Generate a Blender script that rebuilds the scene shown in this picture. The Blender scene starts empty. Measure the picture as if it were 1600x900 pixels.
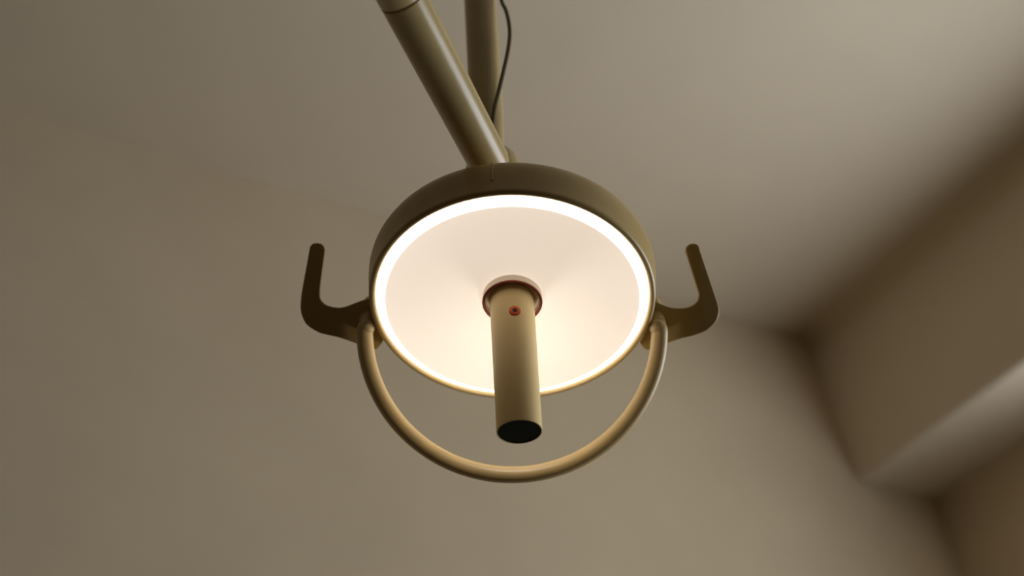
import bpy, bmesh, math, random
from mathutils import Vector, Matrix

S = bpy.context.scene
COL = S.collection

# ------------------------------------------------------------------ camera
CAM = Vector((0.0, 0.0, 1.0))
cam_rot = Matrix(((0.84610, -0.23346, -0.47918),
                  (-0.51535, -0.58787, -0.62356),
                  (-0.13612, 0.77454, -0.61771)))
cd = bpy.data.cameras.new('camera')
cd.lens = 45.0
cd.sensor_width = 36.0
cd.clip_start = 0.02
cd.dof.use_dof = True
cd.dof.focus_distance = 1.17
cd.dof.aperture_fstop = 2.2
cam = bpy.data.objects.new('camera', cd)
COL.objects.link(cam)
cam.matrix_world = Matrix.Translation(CAM) @ cam_rot.to_4x4()
S.camera = cam

# ------------------------------------------------------------------ daylight
SKY = (0.80, 0.90, 1.0)
w = bpy.data.worlds.new('sky')
S.world = w
w.use_nodes = True
w.node_tree.nodes['Background'].inputs['Color'].default_value = (*SKY, 1)
w.node_tree.nodes['Background'].inputs['Strength'].default_value = 1.0

WX, WY0, WY1, WZ0, WZ1 = 2.338, -1.0, 1.0, 0.95, 2.27   # the window opening in the right wall
ld = bpy.data.lights.new('window_daylight', 'AREA')
ld.shape = 'RECTANGLE'
ld.size = WY1 - WY0
ld.size_y = WZ1 - WZ0
ld.energy = 44.0
ld.color = (0.95, 0.97, 1.0)
lo = bpy.data.objects.new('window_daylight', ld)
COL.objects.link(lo)
lo.location = (WX + 0.50, (WY0 + WY1) / 2 + 0.12, 1.45)
# looks into the room and upwards: most of the light comes off the bright ground outside
lo.rotation_euler = Vector((-1.0, -0.5, 0.5)).to_track_quat('-Z', 'Y').to_euler()

S.view_settings.view_transform = 'Standard'
S.view_settings.look = 'None'
S.view_settings.gamma = 1.0
S.view_settings.use_curve_mapping = False
S.view_settings.exposure = 0.0
S.cycles.max_bounces = 10
S.cycles.diffuse_bounces = 8

# ------------------------------------------------------------------ materials
def material(name, col, rough=0.5, spec=0.5, metal=0.0, coat=0.0, emit=None, strength=0.0,
             var=0.0, scale=40.0, bump=0.0, bump_scale=300.0):
    m = bpy.data.materials.new(name)
    m.use_nodes = True
    nt = m.node_tree
    b = nt.nodes['Principled BSDF']
    b.inputs['Base Color'].default_value = (*col, 1)
    b.inputs['Roughness'].default_value = rough
    b.inputs['Specular IOR Level'].default_value = spec
    b.inputs['Metallic'].default_value = metal
    b.inputs['Coat Weight'].default_value = coat
    if emit:
        b.inputs['Emission Color'].default_value = (*emit, 1)
        b.inputs['Emission Strength'].default_value = strength
    tc = nt.nodes.new('ShaderNodeTexCoord')
    if var > 0:
        n = nt.nodes.new('ShaderNodeTexNoise')
        n.inputs['Scale'].default_value = scale
        n.inputs['Detail'].default_value = 4
        r = nt.nodes.new('ShaderNodeValToRGB')
        r.color_ramp.elements[0].position = 0.3
        r.color_ramp.elements[1].position = 0.7
        r.color_ramp.elements[0].color = (*[c * (1 - var) for c in col], 1)
        r.color_ramp.elements[1].color = (*[min(1, c * (1 + var)) for c in col], 1)
        nt.links.new(tc.outputs['Object'], n.inputs['Vector'])
        nt.links.new(n.outputs['Fac'], r.inputs['Fac'])
        nt.links.new(r.outputs['Color'], b.inputs['Base Color'])
    if bump > 0:
        n2 = nt.nodes.new('ShaderNodeTexNoise')
        n2.inputs['Scale'].default_value = bump_scale
        n2.inputs['Detail'].default_value = 3
        bp = nt.nodes.new('ShaderNodeBump')
        bp.inputs['Strength'].default_value = bump
        bp.inputs['Distance'].default_value = 0.001
        nt.links.new(tc.outputs['Object'], n2.inputs['Vector'])
        nt.links.new(n2.outputs['Fac'], bp.inputs['Height'])
        nt.links.new(bp.outputs['Normal'], b.inputs['Normal'])
    return m

M_WALL = material('painted_plaster', (0.70, 0.59, 0.42), rough=0.85, spec=0.2, var=0.03, scale=6, bump=0.25, bump_scale=180)
M_CEIL = material('ceiling_paint', (0.73, 0.635, 0.49), rough=0.9, spec=0.2, var=0.02, scale=5, bump=0.2, bump_scale=160)
M_PANEL = material('dark_wood_panelling', (0.12, 0.08, 0.045), rough=0.5, var=0.15, scale=8)
M_FLOOR = material('worn_linoleum', (0.07, 0.045, 0.022), rough=0.5, var=0.12, scale=9)
M_BEIGE = material('beige_enamel', (0.54, 0.39, 0.16), rough=0.34, spec=0.5, var=0.03, scale=25, bump=0.05, bump_scale=500)
M_TUBE = material('beige_enamel_lit_bail', (0.62, 0.45, 0.20), rough=0.38, spec=0.5, var=0.02, scale=25, bump=0.05, bump_scale=500)  # bail: the shell's enamel lightened, lamplight worked into the colour
M_BARREL = material('beige_enamel_lit_tube', (0.90, 0.68, 0.31), rough=0.45, spec=0.4, var=0.02, scale=25, bump=0.05, bump_scale=500)  # tube: same enamel, lighter still so that it looks lit by the reflector
M_COLLAR = material('cream_enamel', (0.82, 0.72, 0.56), rough=0.4)
M_POST = material('beige_enamel_arm', (0.50, 0.38, 0.17), rough=0.26, spec=0.5, var=0.03, scale=25, bump=0.04, bump_scale=500)
M_WHITE = material('white_reflector_added_glow', (0.88, 0.83, 0.76), rough=0.42, spec=0.5, var=0.01, scale=15, emit=(1.0, 0.835, 0.68), strength=0.72)  # even emission added to the dish, standing in for light falling on it
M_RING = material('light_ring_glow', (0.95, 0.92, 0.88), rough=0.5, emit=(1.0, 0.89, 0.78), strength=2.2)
M_BULB = material('added_bulb_glow', (1, 0.9, 0.8), rough=0.3, emit=(1.0, 0.97, 0.94), strength=35.0)  # glow of the added capsule, unseen behind the tube
M_BLACK = material('black_lens_glass', (0.004, 0.010, 0.011), rough=0.5, spec=0.08)
M_RED = material('orange_red_washer', (0.75, 0.12, 0.022), rough=0.5)
M_GASK = material('dark_red_rubber', (0.34, 0.065, 0.022), rough=0.6)
M_DARK = material('dark_screw_slot', (0.03, 0.008, 0.006), rough=0.6)
M_CABLE = material('dark_brown_cable', (0.12, 0.085, 0.032), rough=0.5)
M_FRAME = material('window_frame_paint', (0.75, 0.72, 0.66), rough=0.5, var=0.02)
M_GLASS = material('window_glass', (1, 1, 1), rough=0.0)
M_GLASS.node_tree.nodes['Principled BSDF'].inputs['Transmission Weight'].default_value = 1.0
M_GLASS.node_tree.nodes['Principled BSDF'].inputs['IOR'].default_value = 1.0

# ------------------------------------------------------------------ helpers
def link(name, bm, mat, parent=None, smooth=True, angle=40):
    me = bpy.data.meshes.new(name)
    bmesh.ops.recalc_face_normals(bm, faces=bm.faces)
    bm.to_mesh(me)
    bm.free()
    me.materials.append(mat)
    if smooth:
        for p in me.polygons:
            p.use_smooth = True
        me.set_sharp_from_angle(angle=math.radians(angle))
    o = bpy.data.objects.new(name, me)
    COL.objects.link(o)
    if parent:
        o.parent = parent
    return o

def add_box(bm, lo_, hi_):
    v = [bm.verts.new((x, y, z)) for x in (lo_[0], hi_[0]) for y in (lo_[1], hi_[1]) for z in (lo_[2], hi_[2])]
    for f in ((0, 1, 3, 2), (4, 6, 7, 5), (0, 4, 5, 1), (2, 3, 7, 6), (0, 2, 6, 4), (1, 5, 7, 3)):
        bm.faces.new([v[i] for i in f])

def box_obj(name, lo_, hi_, mat, parent=None):
    bm = bmesh.new()
    add_box(bm, lo_, hi_)
    return link(name, bm, mat, parent, smooth=False)

def tag(o, label, cat, kind=None):
    o['label'] = label
    o['category'] = cat
    if kind:
        o['kind'] = kind

def lathe(bm, prof, segs=128, mat=None, close=False):
    """profile of (radius, z) spun about Z; closed=True joins last ring to first"""
    rings = []
    for r, z in prof:
        if r < 1e-6:
            v = bm.verts.new((0, 0, z))
            rings.append([v] * segs)
        else:
            rings.append([bm.verts.new((r * math.cos(2 * math.pi * k / segs), r * math.sin(2 * math.pi * k / segs), z))
                          for k in range(segs)])
    n = len(rings)
    for i in range(n if close else n - 1):
        a, b = rings[i], rings[(i + 1) % n]
        for k in range(segs):
            q = []
            for v in (a[k], a[(k + 1) % segs], b[(k + 1) % segs], b[k]):
                if v not in q:
                    q.append(v)
            if len(q) >= 3:
                bm.faces.new(q)
    if mat is not None:
        bmesh.ops.transform(bm, matrix=mat, verts=bm.verts)

def aim(origin, direction):
    """matrix carrying local +Z onto direction, placed at origin"""
    d = Vector(direction).normalized()
    return Matrix.Translation(Vector(origin)) @ d.to_track_quat('Z', 'Y').to_matrix().to_4x4()

def smooth_path(pts, sub=8):
    """Catmull-Rom through the points"""
    P = [Vector(p) for p in pts]
    P = [2 * P[0] - P[1]] + P + [2 * P[-1] - P[-2]]
    out = []
    for i in range(1, len(P) - 2):
        p0, p1, p2, p3 = P[i - 1:i + 3]
        for k in range(sub):
            t = k / sub
            out.append(0.5 * (2 * p1 + (p2 - p0) * t + (2 * p0 - 5 * p1 + 4 * p2 - p3) * t * t
                              + (3 * p1 - p0 - 3 * p2 + p3) * t ** 3))
    out.append(P[-2])
    return out

def tube(bm, pts, radius, segs=24, cap=True, round_ends=0):
    pts = [Vector(p) for p in pts]
    rad = radius if callable(radius) else (lambda t: radius)
    n = len(pts)
    tang = []
    for i in range(n):
        a, b = pts[max(0, i - 1)], pts[min(n - 1, i + 1)]
        tang.append((b - a).normalized())
    up = Vector((0, 0, 1)) if abs(tang[0].z) < 0.9 else Vector((1, 0, 0))
    u = (up - tang[0] * up.dot(tang[0])).normalized()
    rings = []
    frames = []
    for i in range(n):
        t = tang[i]
        u = (u - t * u.dot(t)).normalized()
        frames.append((pts[i], t, u.copy(), t.cross(u), rad(i / (n - 1))))
    seq = []
    if round_ends:
        p, t, uu, v, r = frames[0]
        for j in range(round_ends):
            a = math.pi / 2 * (1 - j / round_ends)
            seq.append((p - t * r * math.sin(a), uu, v, max(r * math.cos(a), r * 0.02)))
    for p, t, uu, v, r in frames:
        seq.append((p, uu, v, r))
    if round_ends:
        p, t, uu, v, r = frames[-1]
        for j in range(1, round_ends + 1):
            a = math.pi / 2 * j / round_ends
            seq.append((p + t * r * math.sin(a), uu, v, max(r * math.cos(a), r * 0.02)))
    for p, uu, v, r in seq:
        rings.append([bm.verts.new(p + uu * r * math.cos(2 * math.pi * k / segs) + v * r * math.sin(2 * math.pi * k / segs))
                      for k in range(segs)])
    for a, b in zip(rings, rings[1:]):
        for k in range(segs):
            bm.faces.new((a[k], a[(k + 1) % segs], b[(k + 1) % segs], b[k]))
    if cap:
        bm.faces.new(list(reversed(rings[0])))
        bm.faces.new(rings[-1])

# ------------------------------------------------------------------ the room
X0, X1 = -2.3, 2.338
Y0, Y1 = -2.8, 1.619
H = 2.70
T = 0.12
o = box_obj('floor', (X0 - T, Y0 - T, -T), (X1 + T, Y1 + T, 0), M_FLOOR)
tag(o, 'brown floor of the room, under the lamp and out of view', 'floor', 'structure')
o = box_obj('ceiling', (X0 - T, Y0 - T, H), (X1 + T, Y1 + T, H + T), M_CEIL)
tag(o, 'pale greyish beige plaster ceiling above the lamp', 'ceiling', 'structure')
o = box_obj('wall_back', (X0 - T, Y1, 0), (X1 + T, Y1 + T, H), M_WALL)
tag(o, 'beige plaster wall behind the lamp, meeting the ceiling and soffit end', 'wall', 'structure')
o = box_obj('wall_front', (X0 - T, Y0 - T, 0), (X1 + T, Y0, H), M_PANEL)
tag(o, 'dark wood panelled wall behind the viewer, out of view', 'wall', 'structure')
o = box_obj('wall_left', (X0 - T, Y0, 0), (X0, Y1, H), M_PANEL)
tag(o, 'dark wood panelled wall far to the left, out of view', 'wall', 'structure')

bm = bmesh.new()                                      # right wall round its window opening
add_box(bm, (X1, Y0, 0), (X1 + T, Y1, WZ0))
add_box(bm, (X1, Y0, WZ1), (X1 + T, Y1, H))
add_box(bm, (X1, Y0, WZ0), (X1 + T, WY0, WZ1))
add_box(bm, (X1, WY1, WZ0), (X1 + T, Y1, WZ1))
o = link('wall_right', bm, M_WALL, smooth=False)
tag(o, 'beige plaster wall under the boxed soffit at the lower right', 'wall', 'structure')

# boxed soffit along the top of the right wall, edges softly plastered
bm = bmesh.new()
add_box(bm, (2.095, Y0, 2.307), (X1, Y1, H))
e = [e for e in bm.edges if all(abs(v.co.x - 2.095) < 1e-5 and abs(v.co.z - 2.307) < 1e-5 for v in e.verts)]
bmesh.ops.bevel(bm, geom=e, offset=0.012, segments=4, affect='EDGES', profile=0.5)
o = link('trim_1', bm, M_CEIL, smooth=True, angle=30)
tag(o, 'plastered box soffit running along the ceiling at right, underside lit by daylight', 'soffit', 'structure')

# soft plaster cove where the ceiling meets the soffit
def cove(name, a, b, into, rad, mat, label):
    # quarter-round hollow along a-b; into = horizontal direction from the wall into the room
    bm = bmesh.new()
    a, b, into = Vector(a), Vector(b), Vector(into)
    dn = Vector((0, 0, -1))
    secs = []
    for p in (a, b):
        ring = [bm.verts.new(p)]
        for k in range(13):
            t = math.pi / 2 * k / 12
            ring.append(bm.verts.new(p + into * rad * (1 - math.sin(t)) + dn * rad * (1 - math.cos(t))))
        secs.append(ring)
    n = len(secs[0])
    for k in range(n):
        bm.faces.new((secs[0][k], secs[0][(k + 1) % n], secs[1][(k + 1) % n], secs[1][k]))
    bm.faces.new(secs[0])
    bm.faces.new(list(reversed(secs[1])))
    o = link(name, bm, mat, smooth=True, angle=50)
    tag(o, label, 'cove', 'structure')

cove('trim_2', (2.095, Y0, H), (2.095, Y1, H), (-1, 0, 0), 0.05, M_WALL, 'soft plaster cove between the ceiling and the soffit side at right')

# window frame in the opening
wf = bpy.data.objects.new('window_1', None)
COL.objects.link(wf)
wf.location = (WX + 0.05, (WY0 + WY1) / 2, WZ0)
tag(wf, 'white framed window in the right wall below the soffit, out of view', 'window', 'structure')
hw, hh = (WY1 - WY0) / 2, WZ1 - WZ0
bm = bmesh.new()
add_box(bm, (-0.03, -hw, 0), (0.03, hw, 0.05))
add_box(bm, (-0.03, -hw, hh - 0.05), (0.03, hw, hh))
add_box(bm, (-0.03, -hw, 0.05), (0.03, -hw + 0.05, hh - 0.05))
add_box(bm, (-0.03, hw - 0.05, 0.05), (0.03, hw, hh - 0.05))
add_box(bm, (-0.025, -0.03, 0.05), (0.025, 0.03, hh - 0.05))
link('window_frame', bm, M_FRAME, wf, smooth=False)

# ------------------------------------------------------------------ the dental lamp
# its frame: origin at the middle of the lamp opening, +Z the way it shines, +Y towards the arm
lamp = bpy.data.objects.new('dental_lamp', None)
COL.objects.link(lamp)
lamp.matrix_world = Matrix.Translation((0.57821, 0.75553, 1.73145)) @ Matrix((
    (0.84610, -0.49720, -0.19210), (-0.51535, -0.85511, -0.05661), (-0.13612, 0.14690, -0.97974))).to_4x4()
tag(lamp, 'beige dental examination lamp with round white reflector, hanging from the ceiling on a post', 'lamp')

K = 0.0006
def prof(*p):
    return [(r * K, z * K) for r, z in p]

# shell: rolled lip, cylindrical side, domed back
bm = bmesh.new()
lathe(bm, prof((213.2, -20), (213.2, -1), (213.6, 1.5), (215, 3.8), (217.2, 5), (219.5, 5), (221.7, 3.8), (223.3, 1.5), (223.8, -1.5), (223.9, -7), (225.5, -20), (227, -36), (227.5, -46),
               (226.5, -55), (223, -64), (216, -72), (203, -80), (180, -88), (150, -94), (110, -99), (60, -102), (0, -103)), 160)
shell = link('lamp_shell', bm, M_BEIGE, lamp)
# small welded seam on the upper side of the shell
bm = bmesh.new()
a0 = math.radians(97.5)
sp = [(226.5, -20), (228, -36), (228.5, -46), (227.5, -55), (224, -64), (217, -72)]
tube(bm, [(r * K * math.cos(a0), r * K * math.sin(a0), z * K) for r, z in sp], 0.0009, 8)
link('seam', bm, M_BEIGE, shell)

bm = bmesh.new()                                      # glowing ring just inside the lip
lathe(bm, prof((213.3, -1), (213.4, -8), (198, -8), (198, 8.5), (199, 9.5), (200.5, 9), (207, 4)), 160, close=True)
link('light_ring', bm, M_RING, lamp)

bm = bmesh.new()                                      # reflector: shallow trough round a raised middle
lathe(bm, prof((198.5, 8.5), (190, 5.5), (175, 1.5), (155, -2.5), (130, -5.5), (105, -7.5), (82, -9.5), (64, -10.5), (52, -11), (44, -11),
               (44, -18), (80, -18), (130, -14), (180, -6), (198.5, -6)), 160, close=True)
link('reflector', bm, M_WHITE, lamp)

bm = bmesh.new()                                      # collar: a cup the tube comes out of
lathe(bm, prof((0, -12), (46.5, -12), (46.5, 2.5), (43, 2.5), (42, 0), (42, -7), (0, -7)), 96)
collar = link('collar', bm, M_COLLAR, lamp)
bm = bmesh.new()
lathe(bm, prof((47, 1.6), (47.2, 3.0), (46.6, 4.2), (45, 4.6), (43.2, 4.2), (42.6, 2)), 96, close=True)
link('gasket', bm, M_GASK, collar)

ta = Vector((0.046, -0.154, 0.987)).normalized()      # tube axis
tb = Vector((-1, 0, -7)) * K
TL = 245 * K
bm = bmesh.new()
lathe(bm, [(0, 0), (34.8 * K, 0), (34.0 * K, TL * 0.5), (33.4 * K, TL - 0.0008), (33.2 * K, TL - 0.0002), (32.6 * K, TL),
           (32.0 * K, TL), (31.6 * K, TL - 0.004), (0, TL - 0.004)], 96, aim(tb, ta))
tubeo = link('light_tube', bm, M_BARREL, lamp)
bm = bmesh.new()
lathe(bm, [(0, TL - 0.0045), (31.9 * K, TL - 0.0045), (32.1 * K, TL - 0.0006), (0, TL - 0.0004)], 96, aim(tb, ta))
link('lens_cap', bm, M_BLACK, tubeo)
tm = Vector((-0.0362, 0.98714, 0.15571))              # the side of the tube with the screw
sc = tb + ta * 50.5 * K + (tm + Vector((0.11, 0, 0))).normalized() * 34.3 * K
sn = (tm + Vector((0.11, 0, 0))).normalized()
bm = bmesh.new()
lathe(bm, prof((0, -3), (9, -3), (9, 0.6), (8, 1.4), (4, 1.6), (3.4, 0.8), (0, 0.8)), 40, aim(sc, sn))
link('screw', bm, M_RED, tubeo)
bm = bmesh.new()
lathe(bm, prof((0, 0.6), (3.3, 0.6), (3.2, 1.3), (0, 1.3)), 24, aim(sc, sn))
link('screw_slot', bm, M_DARK, tubeo)

# made-up capsule and socket hidden behind the tube, added to brighten the lower reflector
bm = bmesh.new()
tube(bm, [(0.0014, -0.0450, 0.068), (0.0020, -0.0472, 0.082)], 0.0062, 20, round_ends=5)
added_bulb = link('added_bulb', bm, M_BULB, lamp)
bm = bmesh.new()
tube(bm, [(0.0022, -0.024, 0.0895), (0.0022, -0.0480, 0.0905)], 0.0050, 16)
link('added_bulb_socket', bm, M_BEIGE, added_bulb)

# swing bail below the head
half = [(-0.1392, -0.0345, -0.0003), (-0.1411, -0.0376, 0.0022),
        (-0.1399, -0.0507, 0.0144), (-0.1363, -0.0636, 0.0263), (-0.1303, -0.0760, 0.0379), (-0.1222, -0.0878, 0.0488),
        (-0.1120, -0.0987, 0.0590), (-0.0998, -0.1086, 0.0682), (-0.0860, -0.1173, 0.0762), (-0.0707, -0.1246, 0.0830),
        (-0.0542, -0.1304, 0.0884), (-0.0367, -0.1346, 0.0923), (-0.0187, -0.1372, 0.0947)]
path = half + [(-0.0002, -0.1380, 0.0955)] + [(-x - 0.0004, y, z) for x, y, z in reversed(half)]
bm = bmesh.new()
tube(bm, smooth_path(path, 6), 13.4 * K, 28, round_ends=5)
bail = link('swing_bail', bm, M_TUBE, lamp)
# the two pivots that carry the bail on the shell
for pts in ([(-0.1412, -0.0406, -0.0114), (-0.1407, -0.0436, -0.025), (-0.1397, -0.0477, -0.0475)],
            [(0.1406, -0.0406, -0.0114), (0.1401, -0.0436, -0.025), (0.1391, -0.0477, -0.0475)]):
    bm = bmesh.new()
    tube(bm, smooth_path(pts, 5), 13.0 * K, 24, round_ends=4)
    link('bail_pivot', bm, M_BEIGE, bail)

# two flat hooked handles, one each side
HB = Matrix(((1, 0, 0, -0.0003), (0, 0.73254, 0.68072, -0.02668), (0, -0.68072, 0.73254, -0.03664), (0, 0, 0, 1)))
HL = [(-0.1967, 0.0442), (-0.1958, 0.0479), (-0.193, 0.0504), (-0.1892, 0.051), (-0.1855, 0.0504), (-0.1824, 0.0479), (-0.1811, 0.0442), (-0.1867, 0.0044), (-0.1867, -0.0019), (-0.1852, -0.005), (-0.1824, -0.0081), (-0.1787, -0.01), (-0.1743, -0.0112), (-0.1699, -0.0118), (-0.1662, -0.0118), (-0.1618, -0.0109), (-0.1575, -0.0093), (-0.1519, -0.0072), (-0.1463, -0.005), (-0.1307, 0.0), (-0.1208, -0.005), (-0.1208, -0.0237), (-0.1245, -0.0423), (-0.1276, -0.0479), (-0.1307, -0.0517), (-0.1345, -0.0529), (-0.1382, -0.0517), (-0.1457, -0.0486), (-0.1525, -0.0461), (-0.1612, -0.043), (-0.1693, -0.0405), (-0.178, -0.0386), (-0.1861, -0.0367), (-0.1911, -0.0342), (-0.1961, -0.0311), (-0.1998, -0.028), (-0.2023, -0.0237), (-0.2045, -0.0181), (-0.2054, -0.0118), (-0.2051, -0.005), (-0.2042, 0.0031)]
HR = [(0.1687, 0.043), (0.1693, 0.0467), (0.1718, 0.0495), (0.1755, 0.0504), (0.1793, 0.0498), (0.1818, 0.0473), (0.1824, 0.0442), (0.1992, -0.0056), (0.2004, -0.01), (0.2011, -0.0137), (0.2008, -0.0187), (0.1992, -0.0237), (0.1967, -0.0274), (0.1936, -0.0305), (0.1892, -0.0342), (0.1836, -0.0367), (0.1749, -0.0395), (0.165, -0.0417), (0.1581, -0.0439), (0.1519, -0.0461), (0.1432, -0.0492), (0.137, -0.0517), (0.1313, -0.0529), (0.1276, -0.0507), (0.1251, -0.0467), (0.1226, -0.0392), (0.1214, -0.0205), (0.1245, -0.0019), (0.1338, 0.0), (0.1413, -0.0068), (0.1457, -0.0087), (0.15, -0.0106), (0.155, -0.0118), (0.16, -0.0124), (0.165, -0.0124), (0.1699, -0.0118), (0.1743, -0.0103), (0.1774, -0.0081), (0.1799, -0.0056), (0.1811, -0.0031), (0.1818, 0.0012)]
for outline in (HL, HR):
    bm = bmesh.new()
    th = 0.0035
    f = bm.faces.new([bm.verts.new((x, y, -th)) for x, y in outline])
    r = bmesh.ops.extrude_face_region(bm, geom=[f])
    nv = [g for g in r['geom'] if isinstance(g, bmesh.types.BMVert)]
    bmesh.ops.translate(bm, verts=nv, vec=(0, 0, 2 * th))
    rim = [ed for ed in bm.edges if abs(ed.verts[0].co.z - ed.verts[1].co.z) < 1e-6]
    bmesh.ops.bevel(bm, geom=rim, offset=0.0012, segments=3, affect='EDGES', profile=0.5)
    bmesh.ops.transform(bm, matrix=HB, verts=bm.verts)
    link('hook_handle', bm, M_BEIGE, lamp, angle=50)

# knuckle joining head, arm and post
kc = Vector((-0.0175, 0.0676, -0.1038))
bm = bmesh.new()
bmesh.ops.create_uvsphere(bm, u_segments=48, v_segments=24, radius=1.0)
bmesh.ops.transform(bm, matrix=Matrix.Translation(kc) @ Matrix.Diagonal((0.0282, 0.0300, 0.0330, 1)), verts=bm.verts)
link('swivel_knuckle', bm, M_POST, lamp)
bm = bmesh.new()
lathe(bm, [(0, 0.0), (0.026, 0.0), (0.026, 0.006), (0.021, 0.010), (0.019, 0.030), (0, 0.030)], 48, aim((kc.x, kc.y, -0.056), (0, 0, -1)))
link('swivel_stem', bm, M_POST, lamp)

# arm: a thick tube running out level from the knuckle, with a sleeve past a seam
a0v = Vector((-0.0184, 0.0866, -0.0903))
ad = Vector((-0.0740, 0.1851, 0.0058))
AL = ad.length
am = aim(a0v, ad)
r0, r1 = 0.0194, 0.0205
bm = bmesh.new()
lathe(bm, [(0, -0.002), (r0 * 0.55, -0.0015), (r0 * 0.8, 0.0008), (r0 * 0.94, 0.0045), (r0, 0.010), (r1, AL - 0.0004), (r1 - 0.0012, AL + 0.0004), (0, AL + 0.0004)], 64, am)
arm = link('arm', bm, M_POST, lamp)
bm = bmesh.new()
r2 = 0.0207
lathe(bm, [(0, AL + 0.0002), (r2 - 0.0016, AL + 0.0002), (r2 - 0.0016, AL + 0.0020), (r2 - 0.0004, AL + 0.0022), (r2, AL + 0.0032),
           (r2, AL + 0.23), (r2 - 0.002, AL + 0.238), (r2 - 0.007, AL + 0.243), (0, AL + 0.245)], 64, am)
link('arm_sleeve', bm, M_POST, arm)

# post up to the ceiling
p0 = Vector((-0.0234, 0.0840, -0.1436))
pdir = Vector((-0.0565, 0.2500, -0.9666)).normalized()
PL = 0.828
bm = bmesh.new()
pm = aim(p0, pdir)
lathe(bm, [(0, -0.030), (0.0130, -0.030), (0.0150, -0.010), (0.0165, 0.02), (0.0168, 0.06), (0.0168, PL), (0, PL)], 56, pm)
post = link('post', bm, M_POST, lamp)
bm = bmesh.new()
lathe(bm, [(0.017, PL - 0.05), (0.03, PL - 0.045), (0.06, PL - 0.02), (0.065, PL - 0.004), (0.017, PL - 0.004)], 56, pm, close=True)
link('ceiling_rose', bm, M_POST, post)

CABLE = [(-0.0345, 0.1779, -0.47), (-0.0255, 0.1675, -0.43), (-0.0167, 0.1504, -0.3691), (-0.0116, 0.1383, -0.3129), (-0.0069, 0.1354, -0.2961), (-0.0036, 0.1314, -0.2777), (-0.0026, 0.1275, -0.2594), (-0.0045, 0.1234, -0.2359), (-0.0086, 0.1186, -0.2085), (-0.0129, 0.1132, -0.183), (-0.0171, 0.1089, -0.1586), (-0.0193, 0.103, -0.1351), (-0.0205, 0.093, -0.1209), (-0.0187, 0.0796, -0.1133)]
bm = bmesh.new()
tube(bm, smooth_path(CABLE, 6), 0.0021, 14)
link('cable', bm, M_CABLE, lamp)
